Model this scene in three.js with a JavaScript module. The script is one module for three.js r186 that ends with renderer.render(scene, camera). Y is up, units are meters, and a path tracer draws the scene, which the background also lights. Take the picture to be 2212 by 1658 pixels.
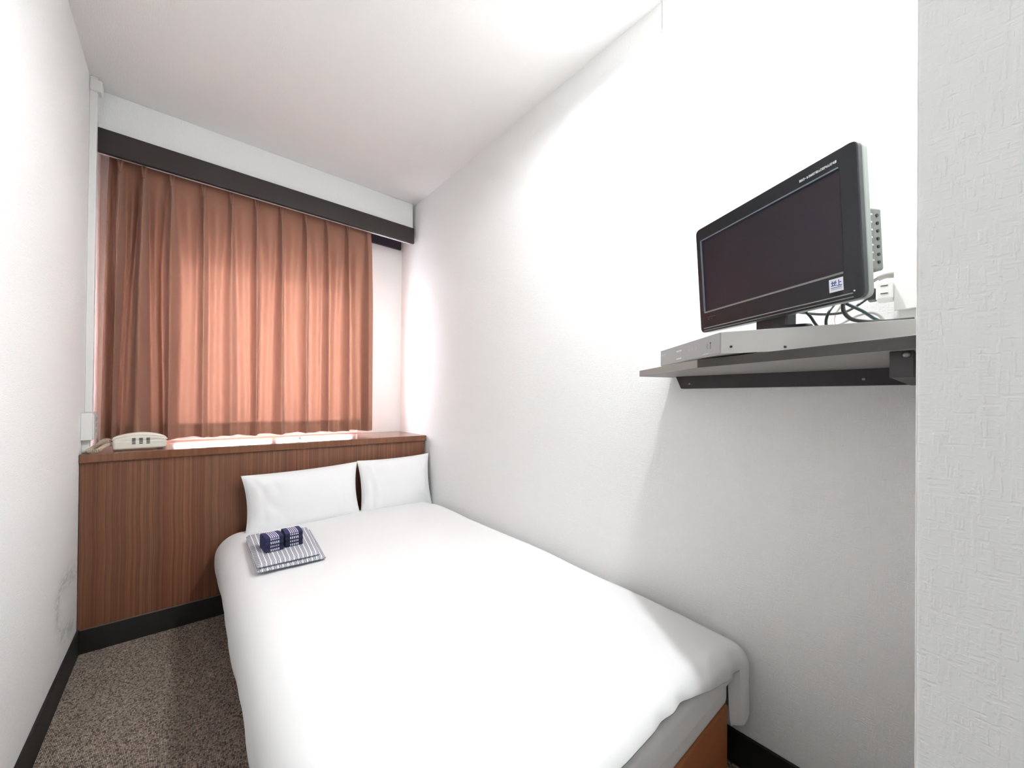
import * as THREE from 'three';
import { RoundedBoxGeometry } from 'three/addons/geometries/RoundedBoxGeometry.js';
import { RectAreaLightUniformsLib } from 'three/addons/lights/RectAreaLightUniformsLib.js';
import { mergeGeometries, mergeVertices, toCreasedNormals } from 'three/addons/utils/BufferGeometryUtils.js';

// ---------------------------------------------------------------- camera, sky, exposure
// World: x to the right along the window wall, y up, -z into the room (depth d = -z). The camera stands at (0, 1.06, 0).
const scene = new THREE.Scene();
const FRAME_W = 2212, FRAME_H = 1658, FOCAL = 829.43, PRINCIPAL_Y = 860.3, EYE = 1.0594;
const camera = new THREE.PerspectiveCamera(2 * Math.atan(FRAME_H / 2 / FOCAL) * 180 / Math.PI, FRAME_W / FRAME_H, 0.02, 60);
{
  const yaw = 0.7071, pitch = 0.0057, roll = 0.0096;
  const f = new THREE.Vector3(Math.sin(yaw) * Math.cos(pitch), Math.sin(pitch), -Math.cos(yaw) * Math.cos(pitch));
  const r0 = new THREE.Vector3(Math.cos(yaw), 0, Math.sin(yaw)), u0 = new THREE.Vector3().crossVectors(r0, f);
  const r = r0.clone().multiplyScalar(Math.cos(roll)).addScaledVector(u0, Math.sin(roll));
  const u = u0.clone().multiplyScalar(Math.cos(roll)).addScaledVector(r0, -Math.sin(roll));
  camera.quaternion.setFromRotationMatrix(new THREE.Matrix4().makeBasis(r, u, f.clone().negate()));
  camera.position.set(0, EYE, 0);
  camera.setViewOffset(FRAME_W, FRAME_H, 0, FRAME_H / 2 - PRINCIPAL_Y, FRAME_W, FRAME_H);   // shifted lens
}
scene.background = new THREE.Color().setRGB(0.90, 0.935, 1.0);     // bright overcast sky, reaches the room only through the window
scene.backgroundIntensity = 20;
const LAMP_POWER = 2.55, ENTRY_POWER = 1.2;                                             // the one ceiling lamp, candela; and the entry light behind the camera, nits
const renderer = new THREE.WebGLRenderer({ antialias: true });
renderer.toneMapping = THREE.LinearToneMapping;
renderer.toneMappingExposure = 1.74;
renderer.shadowMap.enabled = true;
RectAreaLightUniformsLib.init();

// ---------------------------------------------------------------- helpers
let seed = 20240611;
const rnd = () => { seed = (seed * 1664525 + 1013904223) >>> 0; return seed / 4294967296; };
const V = (x, y, d) => new THREE.Vector3(x, y, -d);
const smooth = (a, b, t) => { t = Math.min(1, Math.max(0, (t - a) / (b - a))); return t * t * (3 - 2 * t); };
const lerp = (a, b, t) => a + (b - a) * t;
const hash = (x, y, z) => { const s = Math.sin(x * 127.1 + y * 311.7 + z * 74.7) * 43758.5453; return s - Math.floor(s); };
function noise(x, y = 0, z = 0) {
  const xi = Math.floor(x), yi = Math.floor(y), zi = Math.floor(z), f = (t) => t * t * (3 - 2 * t);
  const u = f(x - xi), v = f(y - yi), w = f(z - zi), h = (a, b, c) => hash(xi + a, yi + b, zi + c);
  return lerp(lerp(lerp(h(0, 0, 0), h(1, 0, 0), u), lerp(h(0, 1, 0), h(1, 1, 0), u), v), lerp(lerp(h(0, 0, 1), h(1, 0, 1), u), lerp(h(0, 1, 1), h(1, 1, 1), u), v), w) * 2 - 1;
}
function metreUV(g) {                                              // uv in metres, from the side a face looks to
  const p = g.attributes.position, n = g.attributes.normal, uv = new Float32Array(p.count * 2);
  for (let i = 0; i < p.count; i++) {
    const ax = Math.abs(n.getX(i)), ay = Math.abs(n.getY(i)), az = Math.abs(n.getZ(i));
    const [a, b] = ax >= ay && ax >= az ? [p.getZ(i), p.getY(i)] : ay >= az ? [p.getX(i), p.getZ(i)] : [p.getX(i), p.getY(i)];
    uv[2 * i] = a; uv[2 * i + 1] = b;
  }
  g.setAttribute('uv', new THREE.BufferAttribute(uv, 2));
  return g;
}
function box(x0, x1, y0, y1, d0, d1, r = 0) {
  const g = r ? new RoundedBoxGeometry(x1 - x0, y1 - y0, Math.abs(d1 - d0), 3, r) : new THREE.BoxGeometry(x1 - x0, y1 - y0, Math.abs(d1 - d0));
  g.translate((x0 + x1) / 2, (y0 + y1) / 2, -(d0 + d1) / 2);
  return metreUV(g);
}
function clean(g) {
  for (const k of Object.keys(g.attributes)) if (!['position', 'normal', 'uv'].includes(k)) g.deleteAttribute(k);
  return g.index ? g.toNonIndexed() : g;
}
const merge = (list) => list.length === 1 ? list[0] : mergeGeometries(list.map((g) => clean(g)));
function obj(name, geometries, material, parent = scene) {
  const m = new THREE.Mesh(merge([geometries].flat()), material);
  m.name = name; m.castShadow = m.receiveShadow = true; parent.add(m);
  return m;
}
function struct(name, geometries, material, label) {
  const m = obj(name, geometries, material); m.userData = { kind: 'structure', label, category: name.split('_')[0] }; return m;
}
function thing(name, label, category, group) {
  const o = new THREE.Group(); o.name = name; o.userData = { label, category }; if (group) o.userData.group = group;
  scene.add(o); return o;
}
function tag(o, label, category, group) { o.userData = { label, category }; if (group) o.userData.group = group; return o; }
function prism(points, y0, y1, bevel = 0) {                        // points: [x, d] outline seen from above
  const s = new THREE.Shape(points.map(([x, d]) => new THREE.Vector2(x, d)));
  const g = new THREE.ExtrudeGeometry(s, { depth: y1 - y0 - 2 * bevel, bevelEnabled: bevel > 0, bevelThickness: bevel, bevelSize: bevel, bevelOffset: -bevel, bevelSegments: 2 });
  g.rotateX(-Math.PI / 2); g.translate(0, y0 + bevel, 0);          // shape (x, d) -> (x, y, -d)
  return metreUV(g);
}
function tube(points, radius, segments = 60, sides = 8) {
  return new THREE.TubeGeometry(new THREE.CatmullRomCurve3(points, false, 'centripetal'), segments, radius, sides);
}
function grid(nu, nv, f) {                                         // surface from f(u, v) -> Vector3, u and v in 0..1
  const pos = [], uv = [], idx = [];
  for (let j = 0; j <= nv; j++) for (let i = 0; i <= nu; i++) { const p = f(i / nu, j / nv); pos.push(p.x, p.y, p.z); uv.push(p.u ?? i / nu, p.v ?? j / nv); }
  for (let j = 0; j < nv; j++) for (let i = 0; i < nu; i++) { const a = j * (nu + 1) + i, b = a + 1, c = a + nu + 1, d = c + 1; idx.push(a, b, d, a, d, c); }
  const g = new THREE.BufferGeometry();
  g.setAttribute('position', new THREE.Float32BufferAttribute(pos, 3)); g.setAttribute('uv', new THREE.Float32BufferAttribute(uv, 2));
  g.setIndex(idx); g.computeVertexNormals(); return g;
}

// ---------------------------------------------------------------- textures
function dataTexture(w, h, fill, srgb, metresU, metresV = metresU) {
  const a = new Uint8Array(w * h * 4);
  for (let y = 0; y < h; y++) for (let x = 0; x < w; x++) {
    const c = fill(x, y), k = 4 * (y * w + x);
    if (typeof c === 'number') { const v = Math.max(0, Math.min(255, c * 255)); a[k] = a[k + 1] = a[k + 2] = v; } else { for (let i = 0; i < 3; i++) a[k + i] = Math.max(0, Math.min(255, c[i])); }
    a[k + 3] = 255;
  }
  const t = new THREE.DataTexture(a, w, h);
  t.wrapS = t.wrapT = THREE.RepeatWrapping; t.magFilter = THREE.LinearFilter; t.minFilter = THREE.LinearMipmapLinearFilter; t.generateMipmaps = true;
  if (srgb) t.colorSpace = THREE.SRGBColorSpace;
  t.repeat.set(1 / metresU, 1 / metresV); t.needsUpdate = true;
  return t;
}
// embossed wallpaper: crossing raised dashes, upright and level, like a coarse woven cloth
const WP = 1024, wallRelief = (() => {
  const h = new Float32Array(WP * WP).fill(0.35), px = WP / 0.36;
  const dash = (cx, cy, len, wid, amp, upright, lean) => {
    const L = Math.round(len * px), W = Math.max(1.2, wid * px);
    for (let t = -L / 2; t <= L / 2; t++) {
      const end = smooth(0, 0.18, 0.5 - Math.abs(t) / L), side = lean * t + Math.sin(t * 0.11 + cx) * 0.8;
      for (let s = -Math.ceil(W); s <= Math.ceil(W); s++) {
        const q = Math.cos(Math.min(1, Math.abs(s) / W) * Math.PI / 2) * amp * end;
        const x = Math.round(upright ? cx + side + s : cx + t), y = Math.round(upright ? cy + t : cy + side + s);
        const k = ((y % WP + WP) % WP) * WP + ((x % WP + WP) % WP);
        h[k] = amp > 0 ? Math.max(h[k], 0.35 + q) : Math.min(h[k], 0.35 + q);
      }
    }
  };
  for (let i = 0; i < 1500; i++) dash(rnd() * WP, rnd() * WP, 0.008 + rnd() * 0.02, 0.0008 + rnd() * 0.0012, 0.3 + rnd() * 0.35, true, (rnd() - 0.5) * 0.04);
  for (let i = 0; i < 1500; i++) dash(rnd() * WP, rnd() * WP, 0.006 + rnd() * 0.018, 0.0007 + rnd() * 0.001, 0.12 + rnd() * 0.22, false, (rnd() - 0.5) * 0.08);
  for (let i = 0; i < 500; i++) dash(rnd() * WP, rnd() * WP, 0.006 + rnd() * 0.012, 0.0007 + rnd() * 0.001, -0.3, rnd() < 0.5, 0);
  return dataTexture(WP, WP, (x, y) => h[y * WP + x] + (hash(x, y, 3) - 0.5) * 0.06, false, 0.36);
})();
// red-brown laminate with upright grain
function woodTexture(dark, light, red, across) {
  const N = 1024, col = new Float32Array(N), redness = new Float32Array(N);
  for (let x = 0; x < N; x++) {
    const t = x / N, per = (f, k) => { const a = noise(t * f, k, 1), b = noise((t - 1) * f, k, 1); return lerp(a, b, t); };
    col[x] = 0.5 + 0.14 * per(14, 3) + 0.17 * per(70, 9) + 0.2 * per(230, 5) + (hash(x, 5, 2) - 0.5) * 0.16;
    redness[x] = 0.5 + 0.5 * per(9, 21);
  }
  return dataTexture(N, N, (x, y) => {
    const sway = Math.round(3 * Math.sin(y / N * Math.PI * 2) + 2 * Math.sin(y / N * Math.PI * 4 + 1)), i = (x + sway + N) % N;
    const k = Math.max(0, Math.min(1, col[i] + 0.06 * noise(x * 0.25, y * 0.012, 8) + (hash(x, y, 1) - 0.5) * 0.06)), r = redness[i] * 0.55;
    return [0, 1, 2].map((c) => lerp(lerp(dark[c], light[c], k), red[c], r * (1 - k * 0.5)));
  }, true, across, across);
}
const carpetCell = (() => {                                        // looped ribs along the room, each a run of dark and light tufts
  const N = 1024, rib = 9.14, ribs = 112, out = new Float32Array(N * N), relief = new Float32Array(N * N);
  const tone = (i, j) => hash(i % ribs, j, 4) * 0.6 + hash(i % ribs, Math.floor(j / 2), 6) * 0.4;
  for (let y = 0; y < N; y++) for (let x = 0; x < N; x++) {
    const i = Math.floor(x / rib) % ribs, fx = (x / rib) % 1, shift = Math.floor(hash(i, 1, 1) * 9), j = Math.floor(((y + shift) % N) / 9);
    const ridge = Math.sin(Math.PI * fx);
    relief[y * N + x] = ridge * 0.8 + 0.2 * hash(x, y, 2);
    out[y * N + x] = tone(i, j) * 0.85 + hash(x, y, 5) * 0.15;
  }
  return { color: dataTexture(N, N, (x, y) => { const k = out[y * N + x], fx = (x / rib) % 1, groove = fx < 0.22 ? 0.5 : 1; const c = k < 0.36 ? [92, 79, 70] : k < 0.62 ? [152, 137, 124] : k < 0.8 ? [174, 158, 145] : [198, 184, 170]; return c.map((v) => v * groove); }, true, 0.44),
    relief: dataTexture(N, N, (x, y) => relief[y * N + x], false, 0.44) };
})();
const weave = dataTexture(256, 256, (x, y) => 0.5 + 0.25 * Math.sin(x * Math.PI / 2) * (((y >> 1) + (x >> 1)) & 1 ? 1 : -1) + (hash(x, y, 3) - 0.5) * 0.3, false, 0.06);
function canvasTexture(w, h, draw) {
  const c = document.createElement('canvas'); c.width = w; c.height = h; draw(c.getContext('2d'), w, h);
  const t = new THREE.CanvasTexture(c); t.colorSpace = THREE.SRGBColorSpace; t.magFilter = THREE.LinearFilter; t.anisotropy = 8; return t;
}

// grey scuff marks on the left wall next to the cabinet (depth 1.9 to 2.4 m, 0.1 to 0.45 m up); plain paper elsewhere
const scuffs = (() => {
  const N = 256, pts = [[2.33, 0.35], [2.21, 0.372], [2.08, 0.382], [2.025, 0.335], [2.04, 0.27], [2.1, 0.2], [2.26, 0.16]];
  const t = dataTexture(N, N, (x, y) => {
    const d = 2.4 - 0.5 * x / (N - 1), h = 0.1 + 0.35 * y / (N - 1); let near = 9;
    for (let i = 0; i + 1 < pts.length; i++) { const [a, b] = pts[i], [c, e] = pts[i + 1], L = (c - a) ** 2 + (e - b) ** 2, q = Math.min(1, Math.max(0, ((d - a) * (c - a) + (h - b) * (e - b)) / L)); near = Math.min(near, Math.hypot(d - a - q * (c - a), h - b - q * (e - b))); }
    const grain = 0.5 + 0.5 * noise(x * 0.09, y * 0.16, 2) + 0.35 * noise(x * 0.35, y * 0.5, 5), rim = Math.min(x, y, N - 1 - x, N - 1 - y) / 20;
    const k = Math.max(0, Math.min(1, (smooth(0.04, 0.0, near) * 0.7 + smooth(0.09, 0.02, near) * 0.35) * grain)) * Math.min(1, rim);
    return [255 - 38 * k, 255 - 34 * k, 255 - 38 * k];
  }, true, 1);
  t.wrapS = t.wrapT = THREE.ClampToEdgeWrapping; t.repeat.set(2, 1 / 0.35); t.offset.set(4.8, -0.1 / 0.35); return t;
})();

// ---------------------------------------------------------------- materials
const std = (o) => new THREE.MeshStandardMaterial(o), phys = (o) => new THREE.MeshPhysicalMaterial(o);
const lin = (r, g, b) => new THREE.Color().setRGB(r, g, b);
const M = {
  wallpaper: std({ color: lin(0.905, 0.909, 0.903), roughness: 0.85, bumpMap: wallRelief, bumpScale: 0.0007 }),
  ceiling: std({ color: lin(0.91, 0.90, 0.89), roughness: 0.9, bumpMap: wallRelief, bumpScale: 0.0004 }),
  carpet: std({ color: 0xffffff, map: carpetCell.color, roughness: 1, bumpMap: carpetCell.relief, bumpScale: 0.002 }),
  base: std({ color: lin(0.007, 0.006, 0.0055), roughness: 0.6 }),
  baseEdge: std({ color: lin(0.12, 0.09, 0.07), roughness: 0.6 }),
  wood: std({ color: 0xffffff, map: woodTexture([70, 42, 28], [150, 104, 74], [112, 58, 38], 0.5), roughness: 0.42 }),
  woodTop: phys({ color: 0xffffff, map: woodTexture([104, 66, 46], [132, 90, 64], [112, 66, 46], 0.8), roughness: 0.2 }),
  pelmet: std({ color: lin(0.021, 0.015, 0.013), roughness: 0.5 }),
  frameDark: std({ color: lin(0.03, 0.022, 0.035), roughness: 0.5 }),
  frosted: phys({ color: lin(0.96, 0.93, 0.95), roughness: 1, transmission: 0.95, thickness: 0, side: THREE.DoubleSide }),
  curtain: phys({ color: lin(0.31, 0.15, 0.098), roughness: 0.95, transmission: 0.15, thickness: 0, bumpMap: weave, bumpScale: 0.0002, side: THREE.DoubleSide, sheen: 0.2, sheenRoughness: 0.5 }),
  curtainHem: phys({ color: lin(0.30, 0.155, 0.102), roughness: 0.95, transmission: 0.05, thickness: 0, side: THREE.DoubleSide }),
  rail: std({ color: lin(0.6, 0.58, 0.55), roughness: 0.4 }),
  linen: std({ color: lin(0.895, 0.895, 0.90), roughness: 0.9, bumpMap: weave, bumpScale: 0.00015 }),
  mattress: std({ color: lin(0.86, 0.855, 0.845), roughness: 0.95 }),
  bedBase: std({ color: lin(0.36, 0.12, 0.035), roughness: 0.6, bumpMap: weave, bumpScale: 0.0003 }),
  whitePlastic: std({ color: lin(0.80, 0.795, 0.775), roughness: 0.35 }),
  phone: std({ color: lin(0.78, 0.75, 0.66), roughness: 0.35 }),
  key: std({ color: lin(0.10, 0.09, 0.085), roughness: 0.5 }),
  cordBeige: std({ color: lin(0.60, 0.50, 0.38), roughness: 0.5 }),
  tvBlack: std({ color: lin(0.012, 0.014, 0.018), roughness: 0.28 }),
  tvScreen: phys({ color: lin(0.018, 0.014, 0.022), roughness: 0.32 }),
  tvLine: std({ color: lin(0.25, 0.3, 0.36), roughness: 0.25, metalness: 0.3 }),
  tvSilver: std({ color: lin(0.36, 0.39, 0.37), roughness: 0.4, metalness: 0.2 }),
  tvPanel: std({ color: lin(0.22, 0.23, 0.22), roughness: 0.5 }),
  button: std({ color: lin(0.01, 0.01, 0.012), roughness: 0.4 }),
  deckFront: std({ color: lin(0.37, 0.38, 0.39), roughness: 0.45, metalness: 0.25 }),
  deckCase: std({ color: lin(0.52, 0.51, 0.49), roughness: 0.5, metalness: 0.2 }),
  shelfTop: std({ color: lin(0.30, 0.285, 0.265), roughness: 0.5 }),
  shelfEdge: std({ color: lin(0.044, 0.041, 0.038), roughness: 0.45 }),
  bracket: std({ color: lin(0.028, 0.022, 0.024), roughness: 0.55 }),
  cableBlack: std({ color: lin(0.018, 0.022, 0.022), roughness: 0.4 }),
  cableGrey: std({ color: lin(0.36, 0.34, 0.32), roughness: 0.5 }),
  screw: std({ color: lin(0.25, 0.24, 0.23), roughness: 0.35, metalness: 0.8 }),
  lampMetal: std({ color: lin(0.75, 0.74, 0.72), roughness: 0.5 }),
  bulb: std({ color: lin(0.9, 0.9, 0.88), roughness: 0.6, emissive: lin(1, 0.97, 0.92), emissiveIntensity: 6 }),
  diffuser: std({ color: lin(0.85, 0.85, 0.84), roughness: 0.7, emissive: lin(1, 0.985, 0.965), emissiveIntensity: 1.2 }),
  cord: std({ color: lin(0.03, 0.029, 0.028), roughness: 0.8 }),
};

M.wallpaperStained = M.wallpaper.clone(); M.wallpaperStained.map = scuffs;

// ---------------------------------------------------------------- the room
const XL = -0.3246, XR = 1.247, CEIL = 2.45, D_CAB = 2.353, D_BEAM = 2.54, D_WIN = 2.764, D_BACK = -1.3, X_NEAR = 0.6, D_NEAR = 0.032, TOP = 0.8214;
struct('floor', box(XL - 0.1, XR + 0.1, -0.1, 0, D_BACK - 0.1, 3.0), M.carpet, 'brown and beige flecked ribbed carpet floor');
struct('ceiling', box(XL - 0.1, XR + 0.1, CEIL, CEIL + 0.1, D_BACK - 0.1, 3.0), M.ceiling, 'white papered ceiling');
struct('wall_left', box(XL - 0.1, XL, 0, CEIL, D_BACK, 2.9), M.wallpaperStained, 'white embossed wallpaper wall beside the telephone');
struct('wall_right', box(XR, XR + 0.1, 0, CEIL, D_NEAR, 2.9), M.wallpaper, 'white embossed wallpaper wall behind the television');
struct('wall_entry', box(X_NEAR, XR + 0.1, 0, CEIL, D_BACK, D_NEAR, 0.004), M.wallpaper, 'projecting wall with embossed wallpaper and outer corner');
struct('wall_behind', box(XL - 0.1, X_NEAR, 0, CEIL, D_BACK - 0.1, D_BACK), M.wallpaper, 'white wall at the entry end of the room');
const PX0 = -0.06, PX1 = 0.93, PY0 = 0.83, PY1 = 1.84;              // the window opening in the back wall
struct('wall_back', [box(XL, XR, PY1, CEIL, D_WIN, 2.9), box(XL, XR, 0, PY0, D_WIN, 2.9), box(XL, PX0, PY0, PY1, D_WIN, 2.9), box(PX1, XR, PY0, PY1, D_WIN, 2.9)], M.wallpaper, 'white wall round the window, behind the curtain');
struct('trim_1', box(0.2, XR - 0.014, 2.186, 2.245, D_WIN - 0.022, D_WIN, 0.003), M.frameDark, 'dark strip on the wall above the window');
struct('beam_window', box(XL, XR - 0.02, 2.18, CEIL, D_BEAM, D_BEAM + 0.05, 0.003), M.wallpaper, 'white boxed panel above the dark pelmet');
struct('baseboard_left', box(XL, XL + 0.009, 0, 0.1, D_BACK, D_CAB, 0.003), M.base, 'black baseboard along the left wall');
struct('baseboard_right', box(XR - 0.009, XR, 0, 0.1, D_NEAR, D_CAB, 0.003), M.base, 'black baseboard beside the foot of the bed');
{
  const w = new THREE.Group(); w.name = 'window_1'; w.userData = { kind: 'structure', label: 'frosted window behind the curtain', category: 'window' }; scene.add(w);
  const fr = 0.022, mid = (PX0 + PX1) / 2;
  for (const [x0, x1, d] of [[PX0 + fr, mid + 0.012, D_WIN + 0.05], [mid - 0.012, PX1 - fr, D_WIN + 0.072]]) obj('pane', box(x0, x1, PY0 + fr, PY1 - fr, d, d + 0.004), M.frosted, w);
  for (const [x0, x1, y0, y1] of [[PX0, PX1, PY0, PY0 + fr], [PX0, PX1, PY1 - fr, PY1], [PX0, PX0 + fr, PY0 + fr, PY1 - fr], [PX1 - fr, PX1, PY0 + fr, PY1 - fr]]) obj('frame', box(x0, x1, y0, y1, D_WIN + 0.03, D_WIN + 0.1, 0.003), M.rail, w);
  obj('meeting_rail', box(mid - 0.014, mid + 0.014, PY0 + fr, PY1 - fr, D_WIN + 0.046, D_WIN + 0.08, 0.003), M.rail, w);
}

// ---------------------------------------------------------------- ceiling lamp with pull cord
{
  const LX = 0.955, LD = 0.45, LY = 2.336, R = 0.172, RIM = 2.3125;
  const t = thing('ceiling_lamp', 'round white ceiling lamp with a thin hanging pull cord', 'lamp');
  t.position.copy(V(LX, 0, LD));
  const prof = [[0.0, 2.425], [0.08, 2.424], [0.13, 2.41], [R - 0.006, 2.37], [R, RIM], [R - 0.006, RIM], [R - 0.012, 2.368], [0.126, 2.402], [0.08, 2.414], [0, 2.415]];
  obj('shade', new THREE.LatheGeometry(prof.map(([r, y]) => new THREE.Vector2(r, y)), 48), M.lampMetal, t);
  obj('ceiling_plate', new THREE.CylinderGeometry(0.06, 0.06, 0.026, 32).translate(0, 2.437, 0), M.lampMetal, t);
  obj('socket', new THREE.CylinderGeometry(0.018, 0.018, 0.03, 20).translate(0, 2.405, 0), M.whitePlastic, t);
  obj('bulb', new THREE.SphereGeometry(0.032, 32, 20).translate(0, LY, 0), M.bulb, t);
  const cx = 0.936 - LX, cz = -(0.508 - LD);
  const cord = obj('pull_cord', new THREE.CylinderGeometry(0.0009, 0.0009, 0.385, 8).translate(cx, 2.2205, cz), M.cord, t);
  obj('knob', new THREE.SphereGeometry(0.0025, 10, 8).scale(1, 1.9, 1).translate(cx, 2.024, cz), M.whitePlastic, cord);
  const l = new THREE.PointLight(lin(0.955, 0.985, 1.0), LAMP_POWER, 0, 2);
  l.name = 'lamp_glow'; l.position.set(0, LY, 0); l.castShadow = true; l.shadow.radius = 1.5; l.shadow.bias = -0.0005; l.shadow.mapSize.set(2048, 2048);
  t.add(l);
}

{
  const t = thing('entry_light', 'square white ceiling light in the entry passage', 'lamp');
  t.position.copy(V(0.14, 0, -0.75));
  obj('housing', box(-0.2, 0.2, 2.405, CEIL, -0.2, 0.2, 0.006), M.lampMetal, t);
  obj('diffuser', box(-0.18, 0.18, 2.4, 2.406, -0.18, 0.18), M.diffuser, t);
  const l = new THREE.RectAreaLight(lin(0.955, 0.985, 1.0), ENTRY_POWER, 0.36, 0.36);
  l.name = 'entry_glow'; l.position.set(0, 2.397, 0); l.rotation.x = -Math.PI / 2; t.add(l);
}

// ---------------------------------------------------------------- window cabinet (headboard) and its counter
{
  const t = thing('window_cabinet', 'brown wood-grain cabinet front under the window behind the pillows', 'cabinet');
  obj('front_panel', box(XL + 0.002, XR - 0.012, 0.1, TOP - 0.036, D_CAB, D_CAB + 0.02), M.wood, t);
  obj('plinth', box(XL + 0.009, XR - 0.012, 0, 0.097, D_CAB - 0.006, D_CAB + 0.012, 0.002), M.base, t);
  obj('plinth_edge', box(XL + 0.009, XR - 0.012, 0.097, 0.1, D_CAB - 0.006, D_CAB + 0.012), M.baseEdge, t);
  const c = obj('counter_top', box(XL + 0.001, XR - 0.003, TOP - 0.036, TOP, D_CAB - 0.014, D_WIN, 0.004), M.woodTop);
  tag(c, 'glossy brown counter board along the window, under the telephone', 'counter');
}

// ---------------------------------------------------------------- pelmet, rail, curtain
tag(obj('pelmet', box(-0.319, 1.229, 2.164, 2.272, D_BEAM - 0.02, D_BEAM, 0.003), M.pelmet), 'dark brown pelmet board across the top of the curtain', 'pelmet');
{
  const t = thing('curtain', 'terracotta pleated curtain drawn across the window', 'curtain');
  const pleats = [-0.278, -0.239, -0.159, -0.057, 0.068, 0.186, 0.299, 0.422, 0.552, 0.673, 0.797, 0.926];
  const x0 = -0.278, x1 = 0.95, yt = 2.205, yb = 0.853, hemTop = 0.925, D = 2.615;
  const amp = [0.045, 0.085, 0.095, 0.08, 0.065, 0.06, 0.06, 0.06, 0.06, 0.06, 0.06, 0.05];
  function surf(x, y, lift = 0) {
    let k = 0; while (k < pleats.length - 2 && x > pleats[k + 1]) k++;
    const a = pleats[k], b = pleats[k + 1], s = Math.min(1, Math.max(0, (x - a) / (b - a))), A = lerp(amp[k], amp[k + 1], s);
    const h = (yt - y) / (yt - yb), open = smooth(0.0, 0.45, h);
    const dist = Math.min(s, 1 - s) * (b - a), wide = lerp(0.006, 0.0165 + 0.006 * noise(k * 3.7 + (s > 0.5 ? 3.7 : 0), 1), open);
    const lean = (s < 0.5 ? 1 : -1) * 0.25 * dist / wide;          // ridges lean a little, so that one flank is steeper
    let f = Math.exp(-Math.pow(dist / wide, 2) * (1 + lean * open * 0.6)) * lerp(0.75, 1.15, open);
    f += 0.16 * open * Math.cos((s - 0.5) * Math.PI * 4) * smooth(0, 0.3, Math.min(s, 1 - s)) + smooth(0.02, 0.2, h) * smooth(0.6, 0.15, h) * 0.3 * smooth(0.15, 0.5, Math.min(s, 1 - s));
    f += 0.2 * open * noise(x * 14 + 3, h * 1.3, 2) + 0.1 * open * noise(x * 36, h * 2.0, 7);
    const sway = 0.012 * open * Math.sin(k * 2.4 + h * 2.1) + (k < 3 ? 0.02 * (h - 0.3) * Math.sin(k * 3 + 1) : 0);
    const p = V(x + sway * Math.sin(s * Math.PI) - 0.02 * h * smooth(0.4, 0, x + 0.3) + 0.008 * h, y, D - A * lerp(0.5, 1, smooth(0, 0.12, h)) * f - lift);
    return p;
  }
  const tall = (ya, yz, lift) => (u, v) => { const x = lerp(x0, x1, u), y = lerp(ya, yz, v) + (v === 0 && ya === yb ? 0.004 * Math.sin(x * 40) : 0), p = surf(x, y, lift); p.u = x; p.v = y; return p; };
  obj('cloth', grid(620, 60, tall(hemTop, yt, 0)), M.curtain, t);
  obj('hem', grid(620, 8, tall(yb, hemTop, 0)), M.curtainHem, t);
  for (const px of pleats.slice(1, -1)) {
    const p = surf(px, 2.16), q = surf(px, 2.12);
    obj('pleat_fold', [tube([V(px - 0.006, 2.195, D - 0.012), V(px - 0.005, 2.16, -p.z - 0.004), V(px - 0.001, 2.115, -q.z - 0.001)], 0.0045, 10, 6), tube([V(px + 0.006, 2.195, D - 0.012), V(px + 0.005, 2.16, -p.z - 0.004), V(px + 0.001, 2.115, -q.z - 0.001)], 0.0045, 10, 6)], M.curtain, t);
  }
  tag(obj('curtain_rail', box(XL + 0.01, XR - 0.02, 2.21, 2.226, D - 0.012, D + 0.012, 0.003), M.rail), 'pale curtain rail hidden behind the dark pelmet', 'rail');
}

// ---------------------------------------------------------------- bed
const linenTwoSided = M.linen.clone(); linenTwoSided.side = THREE.DoubleSide;
{
  const t = thing('bed', 'low single bed with an orange-brown base and white mattress', 'bed');
  obj('base', box(0.17, 1.14, 0.004, 0.238, 0.412, 2.335, 0.008), M.bedBase, t);
  obj('mattress', box(0.175, 1.135, 0.24, 0.375, 0.408, 2.335, 0.025), M.mattress, t);
  // tucked sheet over the mattress foot, its lower edge slightly wavy
  obj('sheet', grid(90, 26, (u, v) => {
    const x = lerp(0.172, 1.138, u), s = v * 0.34, r = 0.022, arc = r * Math.PI / 2, flat = 0.24, len = 0.044 + 0.004 * Math.sin(x * 9) + 0.003 * noise(x * 14);
    let d, y; const w = 0.0015 * noise(x * 22, v * 3) + 0.0006;
    if (s < flat) { d = 0.402 + r + flat - s; y = 0.377; } else { const q = (s - flat) / (0.34 - flat) * (arc + len); if (q < arc) { const a = q / r; d = 0.402 + r - r * Math.sin(a); y = 0.377 - r + r * Math.cos(a); } else { d = 0.402; y = 0.377 - r - (q - arc); } d -= w; }
    const p = V(x, y, d); p.u = x; p.v = s; return p;
  }), linenTwoSided, t);
}
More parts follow.
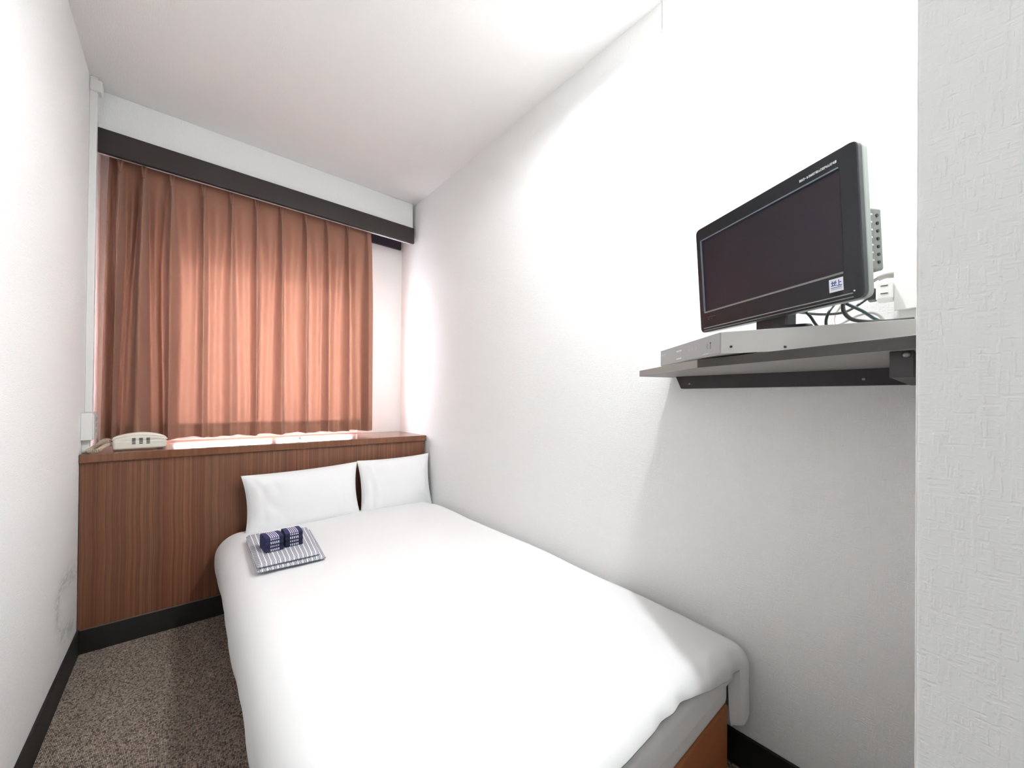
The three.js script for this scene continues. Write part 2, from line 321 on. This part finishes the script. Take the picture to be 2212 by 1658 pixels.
// duvet: a thick quilt draped over the bed, falling to the carpet on the aisle side and into the gap by the wall
{
  const X0 = 0.222, X1 = 1.150, Z0 = 0.432, Z1 = 2.285, Y = 0.424, LL = 0.43, LR = 0.27;
  const nu = 190, nv = 230;
  const height = (x, d) => {
    let y = Y + 0.010 * Math.sin((x - 0.2) / 1.0 * Math.PI) + 0.004 * noise(x * 4.2, d * 3.1) + 0.0022 * noise(x * 11, d * 8, 3);
    y -= 0.028 * smooth(0.78, 1.22, x) * smooth(1.25, 0.38, d) + 0.006 * smooth(0.62, 0.4, d);
    y -= 0.022 * smooth(2.05, 2.29, d);
    return y;
  };
  const g = grid(nu, nv, (u, v) => {
    const p = lerp(-LL, X1 - X0 + LR, u), LF = lerp(0.052, 0.095, smooth(0.8, 1.12, lerp(X0, X1, Math.min(1, Math.max(0, p / (X1 - X0)))))), q = v < 0.18 ? lerp(-LF, 0, v / 0.18) : lerp(0, Z1 - Z0, (v - 0.18) / 0.82);
    const W = X1 - X0, left = p < 0, ox = left ? -p : Math.max(0, p - W), oz = Math.max(0, -q), Lx = left ? LL : LR;
    const nx = ox / Lx, nz = oz / LF, n = Math.max(nx, nz);
    const phi = n === 0 ? 0 : Math.atan2(nz, nx), k = left ? smooth(0.2, 1.1, phi) : smooth(1.2, 1.5, phi);
    const L = lerp(Lx, LF, k), s = n * L, rx = left ? 0.095 : 0.082, r = lerp(rx, 0.042, smooth(0.4, 1.57, phi));
    const bx = X0 + Math.min(W, Math.max(0, p)), bd = Z0 + Math.max(0, q), arc = r * Math.PI / 2;
    let out = 0, down = 0;
    if (s < arc) { out = r * Math.sin(s / r); down = r * (1 - Math.cos(s / r)); } else { out = r; down = r + s - arc; }
    const hang = smooth(arc * 0.6, arc + 0.2, s);
    const side = nx >= nz ? 1 : 0;
    if (left && side) out += hang * (-0.028 * smooth(0.1, 0.4, down) + 0.016 * noise(bd * 5.5, down * 2.0, 5) + 0.008 * noise(bd * 15, down * 2.5, 9)) + 0.008 * Math.sin(Math.min(1, down / 0.24) * Math.PI);
    else if (!left && side) out += hang * (0.004 * noise(bd * 7, down * 4, 5));
    else out += hang * 0.006 * noise(bx * 9, down * 6, 2) + 0.004 * smooth(0.02, 0.05, s) * noise(bx * 24, 1, 6);
    // rolled hem: the last centimetres turn in and up, so that the quilt shows its thickness
    const hem = smooth(0.9, 1, n); if (n > 0.9) { out -= hem * 0.03; down -= hem * 0.012; }
    const cx = Math.cos(phi) * (left ? -1 : 1), cz = -Math.sin(phi);
    let x = bx + (n ? cx * out : 0), d = bd + (n ? cz * out : 0), y = height(bx, bd) - down;
    if (left && nz > 0 && nx > 0) y = Math.max(y, 0.02);
    x = Math.min(x, XR - 0.004); y = Math.max(y, 0.012);
    const w = V(x, y, d); w.u = p; w.v = q; return w;
  });
  tag(obj('duvet', g, linenTwoSided), 'white duvet spread over the bed and hanging to the carpet', 'duvet');
}
// pillows
function pillow(name, label, w, h, thick, k) {
  const t = thing(name, label, 'pillow', 'pillows against the cabinet');
  const side = (front) => grid(70, 46, (u, v) => {
    const a = u * 2 - 1, b = v * 2 - 1, pinch = 1 - 0.07 * (1 - b * b) * 1, pinch2 = 1 - 0.05 * (1 - a * a);
    const full = Math.pow(Math.max(0, 1 - Math.pow(Math.abs(a), 3.2)), 0.62) * Math.pow(Math.max(0, 1 - Math.pow(Math.abs(b), 2.8)), 0.6);
    const edge = smooth(0, 0.25, 1 - Math.max(Math.abs(a), Math.abs(b)));
    const crease = edge * (0.006 * noise(a * 3.2 + k, b * 2.4, k) + 0.008 * noise(a * 8 + k, b * 3 + a * 3, k + 4) * smooth(0.3, 0.95, Math.abs(a)));
    const p = new THREE.Vector3(a * w / 2 * pinch, b * h / 2 * pinch2 + h / 2, (front ? 1 : -1) * (full * thick / 2 + crease));
    p.u = p.x; p.v = p.y; return p;
  });
  const back = side(false); const ix = back.index.array; for (let i = 0; i < ix.length; i += 3) { const q = ix[i]; ix[i] = ix[i + 1]; ix[i + 1] = q; } back.computeVertexNormals();
  obj('pillowcase', [side(true), back], M.linen, t);
  return t;
}
{
  const a = pillow('pillow', 'white pillow propped on the cabinet, beside the folded robe', 0.56, 0.315, 0.125, 1);
  a.position.copy(V(0.505, 0.376, 2.240)); a.rotation.set(-0.16, 0.02, 0.028, 'YXZ');
  const b = pillow('pillow_001', 'white pillow propped on the cabinet, against the wall', 0.462, 0.33, 0.12, 9);
  b.position.copy(V(1.012, 0.376, 2.252)); b.rotation.set(-0.14, -0.02, 0.02, 'YXZ');
}

// ---------------------------------------------------------------- folded robe and two sashes on the duvet
{
  const stripes = canvasTexture(1024, 1024, (c, w, h) => {
    c.fillStyle = '#f1f0f4'; c.fillRect(0, 0, w, h);
    const n = 14, step = w / n;
    for (let i = 0; i < n; i++) {
      const x = i * step;
      c.fillStyle = '#d9d9e0'; c.fillRect(x + step * 0.1, 0, step * 0.72, h);
      c.strokeStyle = '#4a4d60'; c.lineWidth = step * 0.085;
      for (let k = 0; k < 4; k++) {                                // wavy chain-like lines between the plain stripes
        c.beginPath();
        for (let y = 0; y <= h; y += 4) { const X = x + step * (0.16 + 0.2 * k) + Math.sin(y / h * Math.PI * 2 * 22 + (k % 2 ? Math.PI : 0) + i) * step * 0.035; if (y) c.lineTo(X, y); else c.moveTo(X, y); }
        c.stroke();
      }
    }
  });
  const cloth = std({ color: 0xffffff, map: stripes, roughness: 0.95 });
  const t = thing('folded_robe', 'folded white robe with dark wavy stripes on the duvet', 'robe');
  const y0 = 0.4325;
  const layer = (corners, ya, yb, shade) => {                      // soft folded slab between four corners [x, d]
    const f = (sign) => grid(24, 30, (u, v) => {
      const [A, B, C, D] = corners, x = lerp(lerp(A[0], B[0], u), lerp(D[0], C[0], u), v), d = lerp(lerp(A[1], B[1], u), lerp(D[1], C[1], u), v);
      const e = Math.min(1, Math.min(u, 1 - u, v, 1 - v) / 0.03), roundness = Math.sqrt(1 - (1 - e) * (1 - e));
      const mid = (ya + yb) / 2, p = V(x, mid + sign * (yb - ya) / 2 * roundness + (sign > 0 ? 0.0022 * noise(x * 26, d * 14, ya * 90) : 0), d);
      p.u = u; p.v = v; return p;
    });
    return [f(1), f(-1)];
  };
  obj('lower_fold', layer([[0.205, 1.622], [0.430, 1.608], [0.462, 2.0], [0.212, 2.03]], y0, y0 + 0.016), cloth, t);
  obj('upper_fold', layer([[0.205, 1.626], [0.411, 1.622], [0.446, 1.985], [0.210, 2.02]], y0 + 0.015, y0 + 0.033), cloth, t);
  const sashTex = canvasTexture(256, 256, (c, w, h) => {
    c.fillStyle = '#2b2d57'; c.fillRect(0, 0, w, h); c.fillStyle = '#e6e2f2';
    for (let k = 0; k < 5; k++) c.fillRect(w * (0.27 + k * 0.105), 0, w * 0.048, h);
  });
  const sashEndTex = canvasTexture(256, 256, (c, w, h) => {
    c.fillStyle = '#191c38'; c.fillRect(0, 0, w, h); c.fillStyle = '#dcdcec';
    for (let k = 0; k < 5; k++) for (let j = 0; j < 4; j++) c.fillRect(w * (0.27 + k * 0.105), h * (0.06 + j * 0.25), w * 0.05, h * 0.15);
  });
  const mTop = std({ color: 0xffffff, map: sashTex, roughness: 0.9 }), mEnd = std({ color: 0xffffff, map: sashEndTex, roughness: 0.9 }), mSide = std({ color: 0x2b2d57, roughness: 0.9, side: THREE.DoubleSide });
  const sash = (name, label, x, d, turn) => {
    const s = thing(name, label, 'sash', 'rolled sashes on the robe');
    const prof = [];                                               // [z, y] side outline of the folded bundle, front then over the top to the back
    const L = 0.085, H = 0.055;
    for (let i = 0; i <= 40; i++) {
      const a = i / 40;
      if (a < 0.3) { const q = a / 0.3; prof.push([L / 2 + 0.0022 * Math.sin(q * Math.PI * 4), q * H * 0.8]); }
      else if (a < 0.45) { const q = (a - 0.3) / 0.15 * Math.PI / 2; prof.push([L / 2 - 0.01 + 0.01 * Math.cos(q), H * 0.8 + H * 0.2 * Math.sin(q)]); }
      else if (a < 0.8) { prof.push([lerp(L / 2 - 0.01, -L / 2 + 0.01, (a - 0.45) / 0.35), H + 0.002 * Math.sin((a - 0.45) / 0.35 * Math.PI)]); }
      else if (a < 0.9) { const q = (a - 0.8) / 0.1 * Math.PI / 2; prof.push([-L / 2 + 0.01 - 0.01 * Math.sin(q), H * 0.8 + H * 0.2 * Math.cos(q)]); }
      else prof.push([-L / 2, H * 0.8 * (1 - (a - 0.9) / 0.1)]);
    }
    const W = 0.062, strip = (a, b) => grid(8, b - a, (u, v) => { const [z, y] = prof[a + Math.round(v * (b - a))], p = new THREE.Vector3((u - 0.5) * W, y, z); p.u = u; p.v = v; return p; });
    obj('wrapped_band', strip(15, 40), mTop, s);
    obj('folded_front', strip(0, 15), mEnd, s);
    const cap = (sg) => { const sh = new THREE.Shape(prof.map(([z, y]) => new THREE.Vector2(z, y))); const g = new THREE.ShapeGeometry(sh); g.rotateY(-Math.PI / 2); g.translate(sg * W / 2, 0, 0); const uv = g.attributes.uv; for (let i = 0; i < uv.count; i++) uv.setXY(i, 0.05, 0.1); return g; };
    for (const sg of [1, -1]) obj('side', cap(sg), mSide, s);
    s.position.copy(V(x, y0 + 0.034, d)); s.rotation.y = turn;
  };
  sash('sash', 'dark blue white-striped sash on the robe, nearer the aisle', 0.271, 1.775, 0.1);
  sash('sash_001', 'dark blue white-striped sash on the robe, nearer the wall', 0.344, 1.79, 0.02);
}

// ---------------------------------------------------------------- telephone, its cord, socket box and cable duct
{
  const t = thing('telephone', 'ivory desk telephone with dark keys on the counter', 'telephone');
  t.position.copy(V(-0.151, TOP, 2.445)); t.rotation.y = 0.12;
  const slab = (pts, depth, z0, bevel) => { const s = new THREE.Shape(); s.moveTo(...pts[0]); s.splineThru(pts.slice(1).map((p) => new THREE.Vector2(...p))); s.closePath(); const g = new THREE.ExtrudeGeometry(s, { depth: depth - 2 * bevel, bevelEnabled: true, bevelThickness: bevel, bevelSize: bevel, bevelOffset: -bevel, bevelSegments: 3, curveSegments: 40 }); g.translate(0, 0, z0 + bevel); return g; };
  obj('base', box(-0.088, 0.088, 0.004, 0.046, -0.04, 0.035, 0.01), M.phone, t);
  obj('face', slab([[-0.086, 0.044], [-0.075, 0.055], [-0.04, 0.061], [0.0, 0.063], [0.045, 0.061], [0.08, 0.052], [0.087, 0.044], [0, 0.04]], 0.05, -0.012, 0.004), M.phone, t);
  obj('handset', slab([[-0.09, 0.046], [-0.082, 0.058], [-0.05, 0.07], [0.0, 0.0765], [0.05, 0.071], [0.083, 0.058], [0.09, 0.047], [0.06, 0.052], [0, 0.06], [-0.06, 0.054]], 0.04, -0.038, 0.006), M.phone, t);
  for (let c = 0; c < 3; c++) for (let r = 0; r < 4; r++) obj('key', box(-0.006, 0.006, -0.0025, 0.0025, -0.001, 0.0015, 0.0008).translate(-0.022 + c * 0.0235, 0.030 + r * 0.0072, 0.0405), M.key, t);
  for (const x of [-0.075, 0.06]) for (const d of [-0.03, 0.018]) obj('foot', box(x, x + 0.015, 0, 0.005, d, d + 0.01), M.key, t);
  const path = new THREE.CatmullRomCurve3([V(-0.238, 0.868, 2.45), V(-0.262, 0.868, 2.445), V(-0.283, 0.849, 2.42), V(-0.3, 0.835, 2.4), V(-0.305, 0.8305, 2.385), V(-0.292, 0.8305, 2.37), V(-0.275, 0.8305, 2.37), V(-0.262, 0.843, 2.4), V(-0.25, 0.848, 2.42), V(-0.238, 0.846, 2.435)]);
  const N = 1100, turns = 46, pts = [], fr = path.computeFrenetFrames(N);
  for (let i = 0; i <= N; i++) { const a = i / N, e = 0.0065 * Math.min(1, a / 0.06, (1 - a) / 0.06), p = path.getPointAt(a), th = a * turns * Math.PI * 2; pts.push(p.addScaledVector(fr.normals[i], e * Math.cos(th)).addScaledVector(fr.binormals[i], e * Math.sin(th))); }
  const cg = new THREE.TubeGeometry(new THREE.CatmullRomCurve3(pts), N, 0.0019, 5);
  t.updateMatrixWorld(true); cg.applyMatrix4(t.matrixWorld.clone().invert());
  obj('coiled_cord', cg, M.cordBeige, t);
}
{
  const t = thing('socket_box', 'white surface socket box on the left wall above the counter', 'socket box');
  const b = obj('casing', box(XL, -0.291, 0.876, 0.991, 2.37, 2.49, 0.003), M.whitePlastic, t);
  obj('cover_plate', box(-0.291, -0.287, 0.882, 0.985, 2.376, 2.484, 0.0015), M.whitePlastic, b);
  for (const y of [0.962, 0.937, 0.912]) for (const d of [2.42, 2.445]) obj('slot', box(-0.2872, -0.2866, y - 0.008, y + 0.008, d, d + 0.003), M.key, b);
  const duct = thing('cable_duct', 'white cable duct running up the window corner to the ceiling', 'duct');
  obj('upright', box(XL, -0.301, 0.991, CEIL, 2.449, 2.475, 0.003), M.whitePlastic, duct);
  obj('elbow', box(XL, -0.286, 2.385, 2.436, 2.44, 2.487, 0.005), M.whitePlastic, duct);
  obj('lower_duct', box(XL, -0.302, TOP, 0.876, 2.40, 2.43, 0.003), M.whitePlastic, t);
}
tag(obj('curtain_hook', [tube([V(0.478, TOP + 0.003, 2.46), V(0.5, TOP + 0.012, 2.45), V(0.515, TOP + 0.004, 2.43), V(0.535, TOP + 0.003, 2.42)], 0.0016, 24, 6), tube([V(0.492, TOP + 0.003, 2.42), V(0.506, TOP + 0.02, 2.45), V(0.512, TOP + 0.003, 2.47)], 0.0014, 20, 6)], M.cableBlack), 'small dark wire hook lying on the counter below the curtain', 'hook');

// ---------------------------------------------------------------- television shelf
const SHELF_Y = 1.1425, SHELF_TOP = 1.1605;
{
  const t = thing('wall_shelf', 'dark-edged shelf board on the wall under the television', 'shelf');
  const out = [[0.811, 0.038], [XR - 0.001, 0.038], [XR - 0.001, 0.627], [1.13, 0.682], [0.929, 0.408]];
  obj('board', prism(out, SHELF_Y, SHELF_TOP), M.shelfTop, t);
  const edge = (a, b, m, name) => {                                // edging strip glued on the front of the board
    const dx = b[0] - a[0], dd = b[1] - a[1], L = Math.hypot(dx, dd), g = new RoundedBoxGeometry(L, SHELF_TOP - SHELF_Y + 0.001, 0.002, 2, 0.0006);
    metreUV(g); g.rotateY(Math.atan2(dd, dx)); g.translate((a[0] + b[0]) / 2, (SHELF_Y + SHELF_TOP) / 2, -(a[1] + b[1]) / 2);
    return obj(name, g, m, t);
  };
  edge(out[0], out[4], M.shelfEdge, 'edge_strip'); edge(out[4], out[3], M.shelfTop, 'edge_strip'); edge(out[3], out[2], M.shelfEdge, 'edge_strip');
  const s = new THREE.Shape([new THREE.Vector2(0.04, SHELF_Y), new THREE.Vector2(0.605, SHELF_Y), new THREE.Vector2(0.588, 1.1035), new THREE.Vector2(0.04, 1.1035)]);
  const g = new THREE.ExtrudeGeometry(s, { depth: 0.028, bevelEnabled: false }); g.rotateY(Math.PI / 2); g.translate(XR - 0.028, 0, 0);   // (d, y) -> (x, y, -d)
  const cl = obj('wall_batten', metreUV(g), M.bracket, t);
  for (const d of [0.15, 0.56]) obj('screw', new THREE.CylinderGeometry(0.003, 0.003, 0.002, 12).rotateZ(Math.PI / 2).translate(XR - 0.029, 1.118, -d), M.screw, cl);
  const b2 = obj('cross_batten', box(0.846, XR - 0.03, 1.1015, SHELF_Y, 0.047, 0.074, 0.001), M.bracket, t);
  obj('screw', new THREE.SphereGeometry(0.005, 12, 8).translate(0.845, 1.136, -0.055), M.screw, b2);
}
// ---------------------------------------------------------------- silver deck on the shelf
const DECK_TOP = 1.2115;
{
  const t = thing('video_deck', 'flat silver video deck on the shelf, carrying the television', 'deck');
  const out = [[0.985, 0.05], [1.215, 0.1], [1.215, 0.49], [1.08, 0.58], [0.878, 0.336]];
  obj('casing', prism(out, SHELF_TOP + 0.004, DECK_TOP, 0.0008), M.deckCase, t);
  const a = out[4], b = out[3], dx = b[0] - a[0], dd = b[1] - a[1], L = Math.hypot(dx, dd), nx = -dd / L, nd = dx / L;
  const plateTex = canvasTexture(1024, 160, (c, w, h) => {
    c.fillStyle = '#a9abac'; c.fillRect(0, 0, w, h); c.fillStyle = '#d4d6d6';
    for (let k = 0; k < 5; k++) { c.fillRect(26 + k * 17, 44, 4, 16); c.fillRect(26 + k * 17, 44 + (k % 3) * 6, 12, 4); }
    c.strokeStyle = '#8f9294'; c.lineWidth = 3; c.strokeRect(330, 34, 120, 108); c.fillStyle = '#e4e6e0';
    for (let k = 0; k < 6; k++) c.fillRect(342 + k * 17, 46, 11, 16); c.fillRect(340, 122, 100, 10);
    c.fillStyle = '#bfc1c1'; for (let k = 0; k < 3; k++) { c.fillRect(560 + k * 60, 66, 26, 5); c.fillRect(560 + k * 60, 78, 18, 5); }
    c.strokeStyle = '#4c4f52'; c.lineWidth = 5; c.beginPath(); c.arc(880, 84, 24, 2.2, 4.1); c.stroke(); c.fillStyle = '#2d3032'; c.fillRect(894, 56, 18, 10); c.fillRect(900, 66, 6, 44);
    c.fillStyle = '#d0d2d2'; for (let k = 0; k < 4; k++) c.fillRect(800 + k * 20, 138, 14, 10);
  });
  plateTex.repeat.set(1, 1);
  const g = new THREE.BoxGeometry(L - 0.002, DECK_TOP - SHELF_TOP - 0.007, 0.004);
  const fp = new THREE.Mesh(g, [M.deckFront, M.deckFront, M.deckFront, M.deckFront, std({ color: 0xffffff, map: plateTex, roughness: 0.45, metalness: 0.15 }), M.deckFront]);
  fp.name = 'front_panel'; fp.castShadow = fp.receiveShadow = true; t.add(fp);
  // box local +z looks outwards (towards the window and aisle), local +x from the far end to the near corner
  fp.rotation.y = Math.atan2(nx, -nd); fp.position.copy(V((a[0] + b[0]) / 2 + nx * 0.001, (DECK_TOP + SHELF_TOP + 0.005) / 2, (a[1] + b[1]) / 2 + nd * 0.001));
  const ex = 0.985 - 0.878, ed = 0.05 - 0.336, EL = Math.hypot(ex, ed), qx = ed / EL, qd = -ex / EL;
  for (const [s, y] of [[0.06, 1.179], [0.37, 1.173]]) obj('screw', new THREE.SphereGeometry(0.0028, 10, 8).translate(0.878 + ex * s + qx * 0.0005, y, -(0.336 + ed * s + qd * 0.0005)), M.button, t);
  for (const [x, d] of [[1.08, 0.5], [0.97, 0.34], [1.03, 0.12], [1.18, 0.2]]) obj('foot', new THREE.CylinderGeometry(0.01, 0.01, 0.004, 16).translate(x, SHELF_TOP + 0.002, -d), M.button, t);
}
// ---------------------------------------------------------------- television
{
  const t = thing('television', 'small black flat television tilted on a deck above the bed', 'television');
  t.position.copy(V(0.9352, DECK_TOP, 0.2706)); t.rotation.y = -115 * Math.PI / 180;
  const W = 0.3665, Hh = 0.262;
  const rr = (w, h, r) => { const s = new THREE.Shape(); s.moveTo(-w / 2 + r, 0); s.lineTo(w / 2 - r, 0); s.quadraticCurveTo(w / 2, 0, w / 2, r); s.lineTo(w / 2, h - r); s.quadraticCurveTo(w / 2, h, w / 2 - r, h); s.lineTo(-w / 2 + r, h); s.quadraticCurveTo(-w / 2, h, -w / 2, h - r); s.lineTo(-w / 2, r); s.quadraticCurveTo(-w / 2, 0, -w / 2 + r, 0); return s; };
  const tilt = (g) => { g.rotateX(0.075); g.translate(0, 0.026, 0); return g; };
  const slab = (s, z0, z1, bevel) => { const g = new THREE.ExtrudeGeometry(s, { depth: z1 - z0 - 2 * bevel, bevelEnabled: bevel > 0, bevelThickness: bevel, bevelSize: bevel, bevelOffset: -bevel, bevelSegments: 3 }); g.translate(0, 0, z0 + bevel); return g; };
  // screen opening: narrow bezel at the sides and top, a deep band below
  const bezel = rr(W, Hh, 0.014), hole = new THREE.Path(), sx0 = -W / 2 + 0.016, sx1 = W / 2 - 0.03, sy0 = 0.052, sy1 = Hh - 0.032;
  hole.moveTo(sx0, sy0); hole.lineTo(sx0, sy1); hole.lineTo(sx1, sy1); hole.lineTo(sx1, sy0); hole.closePath(); bezel.holes.push(hole);
  const bez = obj('bezel', tilt(slab(bezel, -0.012, 0, 0.002)), M.tvBlack, t);
  obj('screen', tilt(box(sx0 - 0.002, sx1 + 0.002, sy0 - 0.002, sy1 + 0.002, 0.004, 0.010)), M.tvScreen, t);
  const frame = (x0, x1, y0, y1, m = M.tvLine) => obj('frame_line', tilt(box(x0, x1, y0, y1, -0.0008, 0.003)), m, bez);
  frame(sx0 - 0.0015, sx1, sy1 - 0.0005, sy1 + 0.0015); frame(sx0 - 0.0015, sx0 + 0.0005, sy0, sy1); frame(sx0, sx1, sy0 - 0.004, sy0 - 0.0005, M.tvPanel);
  obj('lower_ridge', tilt(box(-W / 2 + 0.012, W / 2 - 0.016, 0.0095, 0.0115, -0.0022, 0.001, 0.0008)), M.tvPanel, bez);
  obj('lower_ridge', tilt(box(-W / 2 + 0.012, W / 2 - 0.016, 0.0035, 0.005, -0.0015, 0.001, 0.0006)), M.tvPanel, bez);
  obj('side_casing', tilt(slab(rr(W - 0.001, Hh - 0.001, 0.014), -0.026, -0.012, 0.003)), M.tvSilver, t);
  obj('back_housing', tilt(box(-0.13, 0.145, 0.03, 0.205, 0.022, 0.07, 0.012)), M.tvBlack, t);
  const cp = obj('control_panel', tilt(box(0.10, 0.174, 0.049, 0.155, 0.025, 0.066, 0.004)), M.tvPanel, t);
  for (let k = 0; k < 7; k++) obj('button', tilt(new THREE.CylinderGeometry(0.0028, 0.0028, 0.002, 14).rotateZ(Math.PI / 2).translate(0.1745, 0.062 + k * 0.0133, -0.053)), M.button, cp);
  const legend = canvasTexture(64, 256, (c, w, h) => { c.fillStyle = '#83857f'; c.fillRect(0, 0, w, h); c.fillStyle = '#d6d8d2'; for (let k = 0; k < 7; k++) c.fillRect(12 + (k % 2) * 8, 16 + k * 34, 34 - (k % 2) * 14, 8); });
  const lg = new THREE.PlaneGeometry(0.012, 0.098).rotateY(Math.PI / 2).translate(0.1742, 0.102, -0.040); obj('button_legend', tilt(lg), std({ color: lin(0.9, 0.9, 0.9), map: legend, roughness: 0.6 }), cp);
  // white lettering along the top bezel, too small in the photograph to read: a run of glyph-like marks
  const word = canvasTexture(512, 40, (c, w, h) => { c.fillStyle = '#22272b'; c.fillRect(0, 0, w, h); c.fillStyle = '#eef2f4'; for (let k = 0; k < 19; k++) { const x = 8 + k * 26; if (k === 3) { c.fillRect(x, 18, 18, 5); continue; } for (let m = 0; m < 3; m++) if (hash(k, m, 1) > 0.3) c.fillRect(x + m * 8, 7 + hash(k, m, 5) * 4, 5, 26 - hash(k, m, 3) * 10); for (let m = 0; m < 3; m++) if (hash(k, m, 2) > 0.4) c.fillRect(x, 7 + m * 10, 20, 5); } });
  obj('top_lettering', tilt(new THREE.PlaneGeometry(0.068, 0.007).translate(W / 2 - 0.064, Hh - 0.0195, 0.0004)), std({ map: word, roughness: 0.35 }), bez);
  const stick = canvasTexture(128, 128, (c, w, h) => {
    c.fillStyle = '#e9ebf4'; c.fillRect(0, 0, w, h); c.fillStyle = '#27508f';
    c.fillRect(26, 20, 9, 46); c.fillRect(18, 34, 26, 8); c.fillRect(18, 62, 30, 8); c.fillRect(46, 24, 8, 42); c.fillRect(36, 38, 34, 7); c.fillRect(58, 18, 7, 34); c.fillRect(46, 62, 26, 7);   // the two large characters of the digital broadcasting mark
    c.fillRect(86, 18, 8, 54); c.fillRect(92, 38, 20, 8); c.fillRect(74, 68, 42, 8); c.fillStyle = '#222c48'; c.fillRect(16, 84, 98, 6); c.fillStyle = '#8c94b0'; for (let k = 0; k < 7; k++) c.fillRect(18 + k * 14, 98, 10, 8);
  });
  obj('sticker', tilt(new THREE.BoxGeometry(0.023, 0.023, 0.0006).translate(W / 2 - 0.042, 0.0315, 0.0006)), std({ map: stick, roughness: 0.5 }), bez);
  const badge = canvasTexture(128, 48, (c, w, h) => { c.fillStyle = '#17131a'; c.fillRect(0, 0, w, h); c.fillStyle = '#6d5560'; for (let k = 0; k < 8; k++) { c.fillRect(6 + k * 15, 8, 4, 14); c.fillRect(6 + k * 15, 8 + (k % 3) * 5, 11, 4); } c.fillStyle = '#7d6a72'; c.fillRect(14, 34, 24, 5); c.fillRect(60, 34, 16, 5); });
  obj('badge', tilt(new THREE.PlaneGeometry(0.03, 0.011).translate(-W / 2 + 0.037, 0.034, 0.0004)), std({ map: badge, roughness: 0.4 }), bez);
  obj('dot_lamp', tilt(new THREE.SphereGeometry(0.0014, 10, 8).translate(W / 2 - 0.014, 0.014, 0.0008)), M.whitePlastic, bez);
  obj('neck', box(-0.036, 0.036, 0.006, 0.07, 0.014, 0.042, 0.004), M.tvBlack, t);
  obj('foot_plate', new THREE.CylinderGeometry(0.06, 0.064, 0.008, 40).scale(1.0, 1, 0.55).translate(0.0, 0.004, -0.045), M.tvBlack, t);
}
// ---------------------------------------------------------------- wall box, plugs and leads behind the television
{
  const t = thing('wall_box', 'white plastic connection box on the wall behind the television', 'connection box');
  obj('body', box(1.205, XR, 1.272, 1.41, 0.036, 0.094, 0.004), M.whitePlastic, t);
  obj('lid', box(1.197, 1.206, 1.268, 1.414, 0.036, 0.098, 0.002), M.whitePlastic, t);
  obj('lower_step', box(1.215, XR, 1.245, 1.272, 0.036, 0.094, 0.003), M.whitePlastic, t);
}
{
  const t = thing('plug_adapter', 'white block plug adapter pushed into the wall box', 'plug');
  obj('block', box(1.182, 1.228, 1.293, 1.333, 0.098, 0.126, 0.004), M.whitePlastic, t);
  for (const y of [1.305, 1.322]) obj('slot', box(1.1812, 1.183, y, y + 0.0022, 0.106, 0.118), M.key, t);
  const p = thing('power_plug', 'black power plug in the white plug adapter', 'plug');
  obj('plug_body', box(1.186, 1.222, 1.297, 1.323, 0.126, 0.142, 0.004), M.cableBlack, p);
  obj('lead', tube([V(1.2, 1.305, 0.14), V(1.195, 1.292, 0.155), V(1.16, 1.272, 0.175), V(1.1, 1.262, 0.205), V(1.04, 1.262, 0.235)], 0.003, 40, 8), M.cableBlack, p);
  const q = thing('aerial_plug', 'grey aerial plug and lead entering the wall box', 'plug');
  obj('plug_body', tube([V(1.212, 1.352, 0.098), V(1.212, 1.354, 0.112), V(1.212, 1.350, 0.126)], 0.008, 12, 12), M.cableGrey, q);
  obj('tip', tube([V(1.212, 1.350, 0.126), V(1.212, 1.343, 0.138)], 0.0045, 6, 10), M.screw, q);
  obj('lead', tube([V(1.212, 1.343, 0.136), V(1.205, 1.32, 0.17), V(1.19, 1.27, 0.2), V(1.16, 1.235, 0.19), V(1.13, 1.218, 0.16)], 0.0032, 40, 8), M.cableGrey, q);
}
const lead = (name, label, pts, r, m) => tag(obj(name, tube(pts.map((p) => V(...p)), r, 60, 8), m), label, 'cable');
lead('black_cable', 'black lead looping from the television along the deck top', [[1.0, 1.30, 0.165], [0.985, 1.268, 0.152], [0.98, 1.241, 0.150], [0.983, 1.225, 0.140], [0.987, 1.2175, 0.122], [1.0, 1.2155, 0.098], [1.01, 1.2155, 0.056]], 0.0036, M.cableBlack);
lead('green_cable', 'dark green lead slanting down behind the television', [[1.02, 1.29, 0.175], [1.005, 1.262, 0.152], [1.01, 1.243, 0.128], [1.03, 1.222, 0.104], [1.06, 1.2155, 0.07]], 0.003, std({ color: lin(0.035, 0.06, 0.058), roughness: 0.4 }));
lead('signal_cable', 'thin dark lead arching up under the television', [[1.03, 1.2145, 0.185], [1.03, 1.236, 0.186], [1.032, 1.252, 0.182], [1.045, 1.27, 0.175]], 0.0028, M.cableBlack);
lead('signal_cable_001', 'short dark lead bending down beside the television neck', [[1.02, 1.265, 0.225], [1.025, 1.247, 0.212], [1.03, 1.232, 0.205], [1.04, 1.2145, 0.195]], 0.0028, M.cableBlack);
lead('grey_cable', 'grey lead looping over the deck beside the wall box', [[1.06, 1.2155, 0.19], [1.09, 1.235, 0.17], [1.11, 1.252, 0.145], [1.11, 1.254, 0.124], [1.11, 1.243, 0.11], [1.105, 1.2155, 0.102]], 0.0032, M.cableGrey);
lead('grey_cable_001', 'pale grey lead lying flat on the deck behind the neck', [[1.0, 1.2155, 0.245], [1.03, 1.2215, 0.22], [1.07, 1.219, 0.19], [1.12, 1.2155, 0.16], [1.16, 1.2155, 0.13]], 0.0026, M.cableGrey);

renderer.render(scene, camera);
